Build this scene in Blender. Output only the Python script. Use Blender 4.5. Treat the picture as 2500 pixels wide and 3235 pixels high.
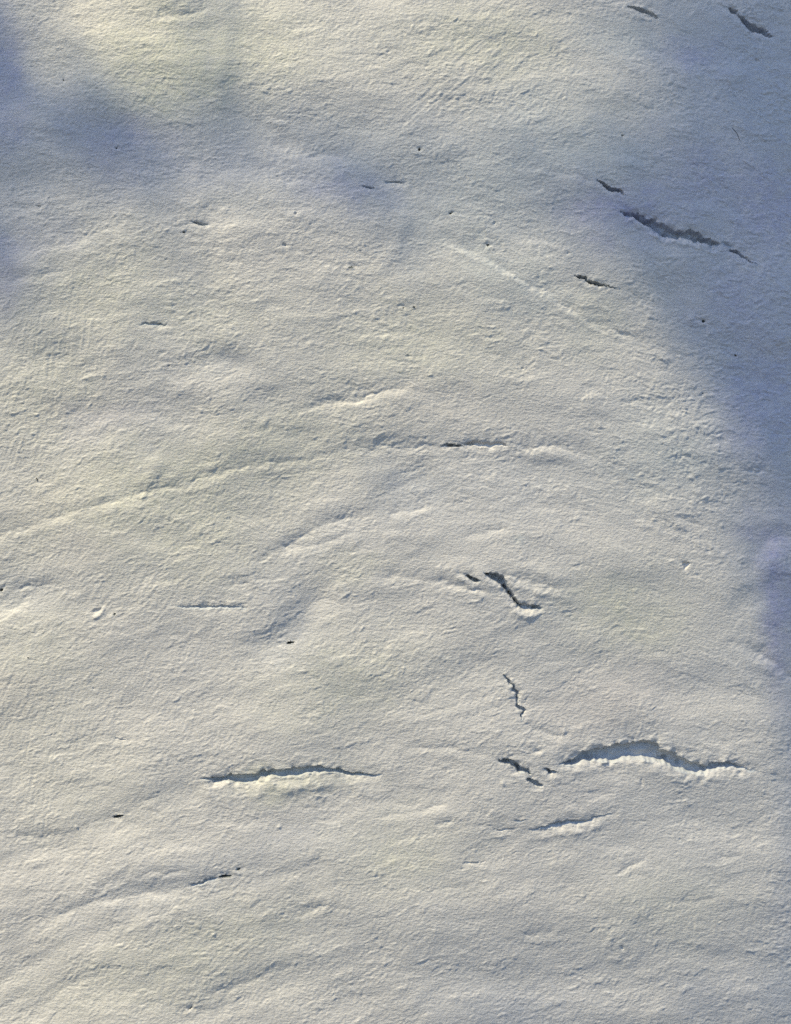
import bpy, math
import numpy as np

scene = bpy.context.scene
for o in list(bpy.data.objects):
    bpy.data.objects.remove(o, do_unlink=True)

# ------------------------------------------------------------------ camera, sky, sun, exposure
MM = 0.001
PX = 0.00024            # metres on the wall for one image pixel
CX, CY = 1250.0, 1617.5  # grid point the camera faces
ZC = 1.40               # its height above the ground

cam_d = bpy.data.cameras.new("camera")
cam = bpy.data.objects.new("camera", cam_d)
scene.collection.objects.link(cam)
scene.camera = cam
cam_d.sensor_fit = 'VERTICAL'
cam_d.sensor_height = 36.0
cam_d.lens = 35.0
DIST = 3235 * PX * 35.0 / 36.0
cam.location = (0.0, -DIST, ZC)
cam.rotation_euler = (math.radians(90), 0, 0)
cam_d.clip_start = 0.01
cam_d.clip_end = 500.0
cam_d.dof.use_dof = True
cam_d.dof.focus_distance = DIST
cam_d.dof.aperture_fstop = 5.6

TO_SUN = np.array((-0.46, -0.32, 0.83)); TO_SUN /= np.linalg.norm(TO_SUN)
SUN_EL = math.asin(TO_SUN[2]); SUN_AZ = math.atan2(TO_SUN[0], TO_SUN[1])
world = bpy.data.worlds.new("World"); scene.world = world
world.use_nodes = True
wn = world.node_tree
sky = wn.nodes.new("ShaderNodeTexSky")
sky.sky_type = 'NISHITA'; sky.sun_disc = False
sky.sun_elevation = SUN_EL; sky.sun_rotation = SUN_AZ
sky.air_density = 1.0; sky.dust_density = 0.5; sky.ozone_density = 4.5
bg = wn.nodes["Background"]; bg.inputs[1].default_value = 0.15
wn.links.new(sky.outputs[0], bg.inputs[0])

sun_d = bpy.data.lights.new("sun", 'SUN')
sun_d.energy = 4.0; sun_d.angle = math.radians(1.0); sun_d.color = (1.0, 0.893, 0.59)
sun = bpy.data.objects.new("sun", sun_d); scene.collection.objects.link(sun)
sun.location = (-3, -4, 6)
import mathutils
sun.rotation_euler = mathutils.Vector(TO_SUN).to_track_quat('Z', 'Y').to_euler()

scene.view_settings.view_transform = 'Standard'
scene.view_settings.look = 'None'
scene.view_settings.exposure = 0.2
scene.view_settings.gamma = 1.0
scene.view_settings.use_curve_mapping = False
scene.cycles.max_bounces = 6
scene.cycles.use_denoising = False

# ------------------------------------------------------------------ noise helpers
_rng = np.random.RandomState(11)
_perm = _rng.permutation(4096).astype(np.int32)
_ang = _rng.uniform(0, 2 * math.pi, 4096).astype(np.float32)
_gx, _gy = np.cos(_ang), np.sin(_ang)

def perlin(x, y, seed=0):
    x = np.asarray(x, np.float32); y = np.asarray(y, np.float32)
    xf = np.floor(x); yf = np.floor(y)
    xi = xf.astype(np.int32); yi = yf.astype(np.int32)
    x = x - xf; y = y - yf
    def g(ix, iy, dx, dy):
        h = _perm[(ix + _perm[(iy + seed * 57) & 4095]) & 4095]
        return _gx[h] * dx + _gy[h] * dy
    u = x * x * x * (x * (x * 6 - 15) + 10)
    v = y * y * y * (y * (y * 6 - 15) + 10)
    a = g(xi, yi, x, y); b = g(xi + 1, yi, x - 1, y)
    c = g(xi, yi + 1, x, y - 1); d = g(xi + 1, yi + 1, x - 1, y - 1)
    a += u * (b - a); c += u * (d - c)
    return (a + v * (c - a)) * 1.5

def sstep(a, b, x):
    t = np.clip((x - a) / (b - a), 0, 1)
    return t * t * (3 - 2 * t)

# ------------------------------------------------------------------ layout grid of the plaster face, in image pixels
def axis(lo, hi, step, reach_lo, reach_hi, n=54):
    inner = np.arange(lo, hi + step * .5, step)
    def grow(reach):
        r = 1.02
        while step * (r ** n - 1) / (r - 1) * r < reach: r += 0.0005
        d = step * r ** np.arange(1, n + 1)
        c = np.cumsum(d); return c * (reach / c[-1])
    left = lo - grow(reach_lo)[::-1]; right = inner[-1] + grow(reach_hi)
    return np.concatenate([left, inner, right]).astype(np.float32)

STEP = 2.85
gx = axis(-70, 2570, STEP, 4200, 4200)
gy = axis(-70, 3305, STEP, 4000, 4100)
gy = np.minimum(gy, CY + ZC / PX - 2.0).astype(np.float32)   # stops at the ground
gy = np.unique(gy)
X, Y = np.meshgrid(gx, gy)
X = X.astype(np.float32); Y = Y.astype(np.float32)
NY, NX = X.shape
sx = np.gradient(gx); sy = np.gradient(gy)
SP = np.maximum(sx[None, :], sy[:, None]).astype(np.float32)  # local spacing
fine = sstep(14, 4, SP)        # finest relief fades where the mesh gets coarse
mid = sstep(60, 12, SP)
H = np.zeros_like(X)           # outward relief in mm

# -- overall bulge of the wall: leans towards the light on the left, turns away on the right
px1 = np.linspace(-5000, 8000, 13001)
slope = 0.065 * sstep(-1500, -300, px1) * (1 - sstep(-100, 1100, px1)) \
    - 0.13 * sstep(1300, 2500, px1) * (1 - sstep(3000, 4200, px1)) - 0.012
slope = slope * sstep(-3000, -800, px1) * (1 - sstep(3600, 5200, px1))
hb = np.cumsum(slope) * (PX / MM); hb -= np.interp(1300, px1, hb)
H += np.interp(X, px1, hb).astype(np.float32)
py1 = px1
slopey = 0.035 * np.sin((py1 - 400) / 3235 * 2 * math.pi)     # gentle rolls up and down
slopey = -slopey * sstep(-1800, -200, py1) * (1 - sstep(3400, 5000, py1))
hy = np.cumsum(slopey) * (PX / MM); hy -= np.interp(1600, py1, hy)
H += np.interp(Y, py1, hy).astype(np.float32)

lowr = (0.5 * 8.0e-5 * np.clip(Y - 1900, 0, 2200) ** 2 * sstep(200, 2000, X)).astype(np.float32)  # lower right rolls under
H -= lowr * (PX / MM)
# -- direction in which the plaster was dragged (degrees, + rises to the right)
FLOW = [(0,1650,20),(500,1540,18),(1000,1460,11),(1500,1400,2),(1900,1450,-18),(2150,700,-27),(2400,100,-34),
        (1600,850,-24),(350,300,-10),(800,150,8),(700,560,-4),(1250,580,-10),(600,800,6),(150,1000,14),(250,2000,16),
        (900,2450,8),(400,2800,22),(1000,2750,16),(2000,2400,0),(2350,2080,-34),(1750,2640,14),(1500,3000,14),
        (2050,3000,24),(2430,3000,-16),(100,3150,28),(1550,300,14),(1300,2000,18),(1700,2050,26),(2350,1250,-18),
        (2150,1600,-16),(1150,1000,6),(700,1750,24),(600,3100,20)]
wsum = np.zeros_like(X); ang = np.zeros_like(X)
for fx, fy, fa in FLOW:
    w = 1.0 / (((X - fx) ** 2 + (Y - fy) ** 2) / 250.0 ** 2 + 0.35) ** 1.6
    wsum += w; ang += w * fa
ang /= wsum
ang += 9 * perlin(X / 330, Y / 330, 3)

w_ = perlin(X / 40, Y / 40, 8)
# -- how coarse the plaster is from place to place
rough = 0.80 + 0.45 * perlin(X / 260 + 3, Y / 190, 5) + 0.75 * perlin(X / 105 + .2 * w_, Y / 58, 6) + .35 * perlin(X / 48, Y / 27, 7)
for qx, qy, rx, ry, k in [(1450,950,260,200,-.15),(1560,1220,300,120,-.1),(700,200,120,200,-.25),(1900,1800,260,240,-.35),
                          (2050,2050,260,180,-.3),(2000,2750,420,350,-.25),(1500,2600,300,200,-.25),(1050,2620,300,90,-.35),
                          (1850,980,170,140,-.25),(350,2250,200,140,.15),(300,1350,300,220,.15),(950,350,240,160,.2),
                          (1500,350,220,200,.15),(480,520,220,160,.15),(2250,1300,250,300,.1),(1200,2080,200,120,.1),
                          (1300,1700,220,110,-.35),(1500,1750,180,110,-.35),(850,1430,240,60,-.3),(2430,1700,120,80,-.45)]:
    rough += k * np.exp(-(((X - qx) / rx) ** 2 + ((Y - qy) / ry) ** 2))
rough = np.clip(.8 + .85 * (rough - .8), 0.34, 1.25)
rough = rough * (1 + .75 * sstep(1900, 2250, X) * sstep(1900, 1500, Y))   # relief boosted up on the right so texture shows in the shade

# -- slow undulation
H += 2.7 * perlin(X / 560, Y / 330, 21) + 1.05 * perlin((X + .3 * Y) / 250, (Y - .2 * X) / 130, 22)

HLOW = H.copy()
w1 = perlin(X / 60, Y / 48, 31); w2 = perlin(X / 55, Y / 42, 32)
w3 = perlin(X / 22, Y / 18, 33); w4 = perlin(X / 20, Y / 17, 34)
XW = X + 12 * w1 + 6 * w3; YW = Y + 9 * w2 + 5 * w4
tex = np.zeros_like(X); und = np.zeros_like(X); wn2 = np.zeros_like(X)
DIRS = (-34, -17, 0, 17, 34)
for i, dg in enumerate(DIRS):
    w = np.clip(1 - np.abs(ang - dg) / 17.0, 0, 1)
    if i == 0: w = np.where(ang < dg, 1, w)
    if i == len(DIRS) - 1: w = np.where(ang > dg, 1, w)
    ca, sa = math.cos(math.radians(dg)), math.sin(math.radians(dg))
    A = XW * ca - YW * sa; C = XW * sa + YW * ca
    s = 40 + 10 * i
    n0 = perlin(A / 105, C / 44, s)
    n1 = perlin(A / 43, C / 19, s + 1)
    n2 = perlin(A / 22 + 9, C / 10.5, s + 2)
    n3 = perlin(A / 12.5, C / 7.4, s + 3)
    t = 0.20 * n1 + 0.14 * (np.abs(n1) * 2 - .6) + 0.28 * n2 + 0.18 * (np.abs(n2) * 2 - .6) + 0.32 * n3
    tex += w * t; und += w * (0.6 * n0 + 0.4 * (np.abs(n0) * 2 - .6)); wn2 += w * w
nrm = 1 / np.sqrt(np.maximum(wn2, .3))
H += 0.58 * tex * nrm * rough * fine
H += 0.35 * perlin((X + .25 * Y) / 135 + .4 * w1, (Y - .15 * X) / 82 + .3 * w2, 23)
H += 0.42 * und * nrm * (0.4 + 0.6 * rough) * mid

# -- bristle marks left by the brush
BRUSH = [(150,1080,190,200,80,.9),(60,1330,120,220,72,1.0),(290,1050,120,200,86,.9),(520,190,190,150,4,.8),(640,230,140,190,2,.9),
         (470,330,180,90,-27,1.0),(1520,180,170,150,42,.9),(1370,330,160,140,40,1.0),(330,1880,120,110,58,.7),
         (480,1850,120,130,55,.7),(200,2330,200,170,75,.8),(110,2480,160,220,80,.9),(60,2250,110,160,62,.9),(760,1650,200,130,-22,.8),
         (1480,1600,230,120,-14,.8),(1900,1620,260,90,-8,.6),(1300,1130,220,120,5,.5),(1050,1440,200,70,-4,.7),
         (400,2270,180,110,66,.7),(270,2890,150,120,62,.7),(820,2830,170,90,40,.5),(330,1190,180,90,8,.7),
         (130,1850,120,90,84,.8),(1280,2470,240,110,-3,.5),(1850,2180,260,160,-4,.5),(150,1700,160,120,72,.6),(100,640,150,110,10,.5),
         (900,2380,160,70,70,.4),(1130,2020,60,40,64,.6),(1780,1900,200,70,-3,.5)]
for i, (bx, by, rx, ry, dg, k) in enumerate(BRUSH):
    iy = np.where((gy > by - 2 * ry) & (gy < by + 2 * ry))[0]; ix = np.where((gx > bx - 2 * rx) & (gx < bx + 2 * rx))[0]
    if len(iy) == 0 or len(ix) == 0: continue
    sl = np.s_[iy[0]:iy[-1] + 1, ix[0]:ix[-1] + 1]
    x, y = X[sl], Y[sl]
    m = np.exp(-(((x - bx) / rx) ** 2 + ((y - by) / ry) ** 2) * 1.6) * sstep(-.35, .3, perlin(x / 60, y / 60, 140 + i))
    ca, sa = math.cos(math.radians(dg)), math.sin(math.radians(dg))
    bend = 6 * perlin(x / 140, y / 140, 180 + i)
    A = x * ca - y * sa; C = x * sa + y * ca + bend
    b = perlin(A / 190, C / 8.5, 150 + i) + .6 * perlin(A / 120, C / 15, 160 + i)
    H[sl] += 0.25 * k * m * b

# ------------------------------------------------------------------ folds, ridges and scratches
def seg_field(x, y, pts):
    """distance to a polyline of (x, y, w): returns d, w at the nearest point, offset vector, t along 0..1"""
    best = np.full(x.shape, 1e9, np.float32); wv = np.zeros_like(best); ox = np.zeros_like(best); oy = np.zeros_like(best)
    tt = np.zeros_like(best)
    P = [tuple(map(float, p)) for p in pts]
    if len(P) == 1: P = P * 2
    L = [0.0]
    for a, b in zip(P[:-1], P[1:]): L.append(L[-1] + math.hypot(b[0] - a[0], b[1] - a[1]))
    tot = max(L[-1], 1e-6)
    for k, (a, b) in enumerate(zip(P[:-1], P[1:])):
        dx, dy = b[0] - a[0], b[1] - a[1]; q = dx * dx + dy * dy
        t = np.clip(((x - a[0]) * dx + (y - a[1]) * dy) / q, 0, 1) if q > 0 else np.zeros_like(x)
        vx = x - (a[0] + t * dx); vy = y - (a[1] + t * dy)
        d = np.hypot(vx, vy); w = a[2] + t * (b[2] - a[2])
        m = (d - w) < (best - wv)
        best = np.where(m, d, best); wv = np.where(m, w, wv); ox = np.where(m, vx, ox); oy = np.where(m, vy, oy)
        tt = np.where(m, (L[k] + t * (L[k + 1] - L[k])) / tot, tt)
    return best, wv, ox, oy, tt

def window(pts, pad):
    xs = [p[0] for p in pts]; ys = [p[1] for p in pts]
    iy = np.where((gy > min(ys) - pad) & (gy < max(ys) + pad))[0]
    ix = np.where((gx > min(xs) - pad) & (gx < max(xs) + pad))[0]
    if len(ix) == 0 or len(iy) == 0: return None
    return np.s_[iy[0]:iy[-1] + 1, ix[0]:ix[-1] + 1]

# fold: the coat above overhangs a little, the coat below rises to a bright lip.  (points, depth mm, width above, width below)
FOLDS = [
 ([(-60,1712),(0,1690),(120,1650),(250,1612),(400,1575),(500,1542),(640,1512),(760,1477),(880,1462),(1000,1440),(1110,1420)], .72, 20, 13),
 ([(1080,1424),(1200,1412),(1300,1414),(1400,1409)], 1.1, 18, 14),
 ([(930,1297),(1000,1283),(1080,1270),(1150,1255),(1210,1240),(1300,1212)], 1.1, 16, 12),
 ([(688,1857),(815,1835),(890,1823),(930,1817)], .7, 14, 10),
 ([(800,1795),(874,1738),(933,1704),(1000,1668),(1074,1645),(1160,1622)], 1.0, 30, 20),
 ([(860,1760),(920,1735),(1010,1716),(1100,1690),(1200,1660)], .6, 20, 14),
 ([(1225,1629),(1260,1625),(1310,1615),(1362,1594)], 1.2, 24, 10),
 ([(1160,1822),(1250,1827),(1324,1831),(1398,1842),(1472,1856),(1530,1868)], .85, 20, 16),
 ([(1339,740),(1435,772),(1531,813),(1583,839),(1650,887),(1724,924),(1798,972),(1865,1014),(1960,1054),(2060,1100)], 1.15, 36, 9),
 ([(1620,1409),(1700,1412),(1770,1412),(1830,1428),(1905,1466)], 1.6, 26, 14),
 ([(2300,2020),(2361,2046),(2405,2070),(2450,2103),(2540,2165)], 1.3, 24, 16),
 ([(2285,1455),(2330,1472),(2385,1494),(2440,1500)], .8, 20, 12),
 ([(133,2917),(207,2880),(281,2858),(333,2846),(420,2832),(600,2812)], .9, 26, 16),
 ([(285,2830),(355,2790),(400,2767),(474,2763),(607,2750)], .8, 20, 12),
 ([(930,2893),(985,2878),(1040,2860)], .6, 14, 10),
 ([(1175,2580),(1250,2571),(1330,2560),(1420,2545)], .6, 14, 10),
 ([(630,3146),(740,3122),(837,3085),(948,3048)], .7, 18, 12),
 ([(815,448),(926,468),(963,487),(1022,491),(1095,486)], .95, 30, 16),
 ([(640,530),(740,534),(815,538),(900,528)], .5, 30, 18),
 ([(0,2640),(150,2640),(244,2622),(311,2596),(360,2582)], .7, 22, 14),
 ([(390,2575),(444,2545),(500,2520)], .6, 24, 14),
 ([(30,1865),(120,1850),(220,1842)], .6, 16, 10),
 ([(0,1935),(60,1915),(110,1900)], .8, 18, 12),
 ([(1280,2362),(1361,2363),(1435,2367),(1509,2382),(1576,2400)], .7, 14, 10),
 ([(1645,2285),(1690,2308),(1750,2318),(1840,2332)], .7, 14, 12),
 ([(1770,2525),(1830,2538),(1900,2520),(1960,2505)], .7, 18, 14),
 ([(1375,2605),(1400,2600),(1432,2596)], .8, 12, 9),
 ([(1180,2660),(1300,2640),(1400,2625),(1560,2600)], .35, 24, 16),
 ([(1640,1815),(1690,1838),(1740,1856),(1790,1866)], .9, 16, 16),
 ([(1440,1700),(1480,1692),(1560,1682),(1620,1668)], .5, 12, 10),
 ([(2130,1630),(2180,1650),(2215,1662)], .6, 14, 10),
 ([(1980,1640),(2020,1640),(2060,1648)], .55, 18, 12),
 ([(1650,2960),(1690,2950),(1760,2945)], .8, 16, 12),
 ([(1940,2760),(1990,2735),(2060,2710)], .7, 14, 10),
 ([(2260,2700),(2300,2712),(2350,2705)], .7, 16, 10),
 ([(2100,2850),(2200,2848),(2290,2830)], .5, 12, 8),
 ([(480,1290),(530,1345),(600,1330)], .5, 20, 12),
 ([(490,1520),(520,1500),(560,1490)], .5, 14, 10),
 ([(20,2790),(110,2755),(200,2740)], .5, 20, 14),
 ([(0,3040),(90,2990),(180,2960)], .6, 22, 14),
 ([(100,3190),(220,3120),(330,3080)], .5, 22, 14),
 ([(1830,1220),(1900,1240),(1960,1260)], .4, 18, 12),
 ([(460,60),(560,48),(640,32),(690,22)], .9, 26, 16),
 ([(880,95),(960,90),(1040,78)], .5, 20, 12),
 ([(140,790),(230,760),(300,740)], .5, 20, 14),
 ([(30,880),(130,870),(210,850)], .5, 18, 12),
 ([(0,655),(80,660),(130,652)], .6, 16, 12),
 ([(550,790),(620,775),(720,780)], .35, 16, 10),
 ([(1060,1290),(1100,1235),(1230,1200)], .3, 24, 16),
 ([(1480,1860),(1600,1880),(1680,1905)], .4, 16, 12),
 ([(2020,330),(2090,345),(2160,350)], .45, 18, 12),
 ([(1900,480),(2010,500),(2100,540)], .4, 18, 12),
 ([(2120,640),(2250,640),(2360,680)], .5, 24, 16),
 ([(1720,540),(1800,550),(1880,572)], .6, 16, 12),
 ([(2370,840),(2430,870),(2520,915)], .7, 22, 14),
 ([(1330,700),(1420,690),(1500,670)], .3, 20, 14),
 ([(1440,1812),(1475,1817),(1512,1838)], 1.4, 14, 8), ([(1370,1830),(1430,1846),(1490,1862),(1550,1866)], 1.2, 14, 9), ([(1555,1815),(1620,1825),(1680,1845),(1745,1862)], 1.1, 18, 10),
 ([(1610,1905),(1660,1925),(1700,1922)], 1.0, 10, 10),
]
for i, (pts, dep, wa, wb) in enumerate(FOLDS):
    pts = [(p[0], p[1], 0) for p in pts]
    sl = window(pts, 150)
    if sl is None: continue
    x, y = X[sl], Y[sl]
    xx = x + 9 * perlin(x / 50, y / 50, 200 + i) + 5 * perlin(x / 17, y / 15, 230 + i)
    yy = y + 9 * perlin(x / 46, y / 46, 260 + i) + 5 * perlin(x / 15, y / 13, 290 + i)
    d, _, ox, oy, t = seg_field(xx, yy, pts)
    side = np.where(oy + .25 * ox > 0, wb, wa)
    taper = np.clip(np.minimum(t, 1 - t) * 5, 0, 1) ** .8 if pts[0][0] > -50 else np.clip((1 - t) * 5, 0, 1)
    amp = 1.0 * dep * taper * np.clip(0.85 + .6 * perlin(x / 70, y / 70, 320 + i), .45, 1.4)
    lip = np.where(oy + .25 * ox > 0, .35 * np.exp(-((d - 1.9 * wb) / (1.2 * wb)) ** 2), .25 * np.exp(-((d - 2.2 * wa) / (1.3 * wa)) ** 2))
    H[sl] -= amp * (np.exp(-d / side) - lip)

# broad soft dents and swellings: (points, height mm, half width)
SWELL = [
 ([(715,-40),(712,100),(705,230),(690,330)], .9, 34),          # branch shadow put into the shape as an upright swell, next three too
 ([(620,545),(630,610),(622,680)], .8, 30),
 ([(1278,690),(1262,740),(1250,790)], .7, 26),
 ([(485,1470),(478,1500),(470,1530)], .7, 26),
 ([(1000,1900),(960,1960),(900,2010),(830,2040)], -2.4, 58),
 ([(860,2060),(940,2040)], -.5, 40),
 ([(1290,1530),(1340,1520)], -1.8, 66),
 ([(680,1130),(740,1145)], -1.1, 44),
 ([(620,1280),(740,1300)], .8, 80),
 ([(2380,1800),(2400,1745),(2430,1702),(2490,1690)], -1.7, 34),
 ([(2350,1920),(2400,1870),(2440,1850)], -1.2, 40),
 ([(2310,1930),(2330,1900)], -.7, 40),
 ([(2470,1760),(2520,1760)], 1.3, 60),
 ([(2060,1480),(2100,1560),(2120,1640)], .8, 60),
 ([(1880,300),(2000,270)], .9, 90),
 ([(2080,1020),(2050,960)], .6, 60),
 ([(960,350),(1060,330)], .6, 90),
 ([(2310,232),(2330,240)], 1.3, 30),
 ([(1950,2210),(2050,2230)], .8, 130),
 ([(2130,2190),(2230,2180)], -.9, 60),
 ([(1800,2900),(1950,2860)], .6, 120),
 ([(2360,1450),(2400,1430)], .9, 50),
 ([(860,2470),(1020,2450)], 1.0, 44),
 ([(2060,2430),(2140,2440)], .8, 50),
 ([(1660,1830),(1760,1850)], .7, 50),
 ([(1000,640),(1100,660)], .6, 80),
 ([(250,140),(330,250)], .8, 110),
 ([(60,160),(160,240)], -.7, 70),
 ([(1965,2980),(1967,2984)], .9, 40),
 ([(110,1080),(200,1050)], .5, 90),
 ([(1915,3000),(1935,2950),(1985,2935),(2020,2965),(2015,3020),(1975,3040),(1930,3030)], .45, 15),
 ([(0,2730),(250,2645),(420,2575),(600,2500)], -1.2, 44), ([(100,2935),(350,2845),(700,2785),(1000,2740)], -1.4, 48), ([(0,3090),(200,2985),(400,2900)], -1.0, 42),
 ([(600,3210),(950,3085),(1200,3000)], -1.0, 46), ([(850,1790),(1000,1685),(1200,1620)], -1.2, 46), ([(-40,1925),(60,1895),(170,1860)], -1.1, 44), ([(560,1290),(700,1320),(850,1300)], -.7, 60),
 ([(60,770),(220,740)], -.8, 50), ([(1050,1290),(1150,1240),(1300,1190)], -.8, 50), ([(560,1180),(640,1150),(720,1140),(800,1160)], -.8, 34), ([(1500,1880),(1650,1960)], .8, 90), ([(1330,2180),(1500,2120)], -.8, 80),
 ([(1400,2760),(1700,2700)], -.7, 70), ([(2050,2560),(2300,2620)], -.8, 80), ([(1500,3080),(1900,3120)], -1.0, 70),  ([(1100,720),(1250,690)], .7, 70), ([(850,430),(1100,480)], -.9, 46),
]
for pts, hgt, w in SWELL:
    pts = [(p[0], p[1], 0) for p in pts]
    sl = window(pts, 3.2 * w)
    if sl is None: continue
    x, y = X[sl], Y[sl]
    xx = x + .25 * w * perlin(x / (2 * w), y / (2 * w), 400); yy = y + .25 * w * perlin(x / (2 * w), y / (2 * w), 401)
    d = seg_field(xx, yy, pts)[0]
    H[sl] += hgt * np.exp(-(d / w) ** 2)

# fine scratches, thin ridges and blobs: (points, height mm, half width)
MARKS = [
 ([(395,285),(460,325),(540,378),(610,402)], -.30, 5), ([(380,300),(450,345),(520,395)], -.2, 5),
 ([(1250,440),(1360,345),(1480,240)], .28, 5), ([(1240,425),(1350,330)], -.25, 5), ([(1290,390),(1400,290)], .2, 4),
 ([(1265,395),(1330,320),(1400,230)], -.2, 5),
 ([(640,2750),(690,2660),(780,2540)], .30, 5), ([(600,2840),(650,2740)], .2, 5),
 ([(440,1905),(480,1870),(500,1845)], .35, 5), ([(350,1990),(385,1965)], .3, 5),
 ([(300,1948),(312,1945),(322,1936),(328,1922)], .75, 5), ([(275,1940),(300,1925)], .25, 5),
 ([(1060,400),(1067,380),(1085,365)], .3, 4), ([(1082,445),(1080,462)], .3, 4), ([(903,478),(910,470)], .4, 4),
 ([(1148,1980),(1140,1993)], .5, 4), ([(1125,1982),(1115,1998)], .35, 4),
 ([(150,2440),(140,2560)], -.2, 4), ([(80,2400),(78,2560)], .2, 4), ([(165,2480),(150,2600)], .2, 4),
 ([(1540,1880),(1560,1960),(1570,1972)], -.12, 5), ([(2020,2320),(2026,2290)], .35, 5), ([(1500,2810),(1520,2770)], .2, 4),
 ([(2028,2462),(2030,2480)], -.6, 4), ([(1958,1815),(1962,1850)], -.15, 4), ([(1900,1827),(2090,1845)], -.12, 4),
 ([(882,2612)], .9, 5), ([(243,2615)], .8, 5), ([(1075,2612)], .5, 5), ([(675,2952)], .6, 4), ([(40,595)], .5, 7), ([(38,590)], .4, 5),
 ([(155,622),(152,630)], .6, 4), ([(1200,1560)], .3, 5), ([(2060,640),(2070,645)], .3, 5), ([(2280,1660)], .7, 5),
 ([(1590,2476)], .8, 7), ([(1780,2312)], .6, 7), ([(1915,2398)], 2.2, 9), ([(1905,2404),(1918,2408)], 1.4, 8),
]
for pts, hgt, w in MARKS:
    pts = [(p[0], p[1], 0) for p in pts]
    sl = window(pts, 30)
    if sl is None: continue
    x, y = X[sl], Y[sl]
    d = seg_field(x + 3 * perlin(x / 40, y / 40, 410), y + 3 * perlin(x / 40, y / 40, 411), pts)[0]
    H[sl] += (.5 if len(pts) > 1 and abs(hgt) < .31 else 1) * hgt * np.exp(-(d / w) ** 2)

# ------------------------------------------------------------------ openings in the coat: cracks, holes, chips
CID = np.zeros(X.shape, np.int32)
OPEN = []          # (name, label)

def zoomed(ox, oy, f, pts):
    return [(ox + p[0] * f, oy + p[1] * f) + tuple(q * f for q in p[2:]) for p in pts]

def carve(name, label, sd, ox, oy, sl, depth, wall, bevel=(1.2, 9, .8, 14), pits=(), floor=.6, seed=0, thr=0.0, taper=1.0):
    x, y = X[sl], Y[sl]
    mod = .6 * taper * np.clip(.75 + 1.0 * perlin(x / 42, y / 60, 530 + seed) + .35 * perlin(x / 17, y / 14, 540 + seed), .05, 1.7)
    low = np.clip((oy + .35 * ox) / np.maximum(np.hypot(ox, oy), 1e-3) * 1.4, -1, 1)   # +1 on the lip that faces the light
    out = np.maximum(sd, 0)
    b1, r1, b2, r2 = bevel
    lo = np.clip(low * .5 + .5, 0, 1)
    H[sl] -= (lo * b1 * np.exp(-out / r1) + (1 - lo) * b2 * np.exp(-out / r2)) * mod
    H[sl] += mod * lo * .45 * b1 * np.exp(-((out - 2.0 * r1) / (1.1 * r1)) ** 2)
    near = np.exp(-np.abs(sd) / 16) * taper
    H[sl] += min(depth / 4.5, 1) * near * (.65 * perlin(x / 27, y / 17, 550 + seed) + .22 * perlin(x / 12, y / 10, 560 + seed))
    ins = sstep(0, wall, -sd)
    dd = depth + floor * (perlin(x / 34, y / 20, 500 + seed) + .6 * perlin(x / 11, y / 9, 510 + seed))
    for qx, qy, qr, qd in pits:
        dd = dd + .7 * qd * np.exp(-(((x - qx) ** 2 + (y - qy) ** 2) / qr ** 2))
    H[sl] -= ins * np.maximum(dd, .3)
    OPEN.append((name, label, depth)); k = len(OPEN)
    m = (sd < -thr)
    CID[sl] = np.where(m, k, CID[sl])

def line_opening(name, label, pts, depth, wall=5, jag=3.5, **kw):
    seed = len(OPEN)
    sl = window(pts, 90)
    x, y = X[sl], Y[sl]
    xx = x + 1.2 * jag * perlin(x / 36, y / 36, 760 + seed) + jag * perlin(x / 16, y / 14, 600 + seed) + .6 * jag * perlin(x / 7.5, y / 7, 640 + seed)
    yy = y + 1.4 * jag * perlin(x / 38, y / 34, 790 + seed) + jag * perlin(x / 15, y / 15, 680 + seed) + .6 * jag * perlin(x / 7, y / 7.5, 720 + seed)
    d, w, ox, oy, t = seg_field(xx, yy, pts)
    wm = max(p[2] for p in pts)
    carve(name, label, d - w, ox, oy, sl, depth, wall, seed=seed, taper=np.clip(w / (.6 * wm), 0, 1), **kw)

def slot_opening(name, label, top, bot, depth, wall=6, jag=3.5, shrink=0.0, **kw):
    seed = len(OPEN)
    sl = window(top + bot, 110)
    x, y = X[sl], Y[sl]
    xx = x + jag * perlin(x / 22, y / 18, 600 + seed) + .5 * jag * perlin(x / 8, y / 7, 640 + seed)
    yt = y + 1.2 * jag * perlin(x / 40, y / 40, 790 + seed) + 1.3 * jag * perlin(x / 17, y / 20, 680 + seed) + .45 * jag * perlin(x / 9, y / 9, 720 + seed)
    tx, ty = zip(*top); bx, by = zip(*bot)
    T = np.interp(xx, tx, ty) + shrink; B = np.interp(xx, bx, by) - shrink
    x0, x1 = tx[0], tx[-1]
    endd = np.maximum(np.maximum(x0 - xx, xx - x1), 0)
    up = T - yt; dn = yt - B
    sd = np.maximum(up, dn)
    sd = np.where(endd > 0, np.hypot(endd, np.maximum(sd, 0)), sd)
    oy = np.where(dn > up, 1.0, -1.0).astype(np.float32); ox = np.zeros_like(oy)
    tp = np.clip((B - T) / 14, 0, 1) * np.exp(-endd / 9)
    carve(name, label, sd, ox, oy, sl, depth, wall, seed=seed, taper=tp, **kw)

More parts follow.
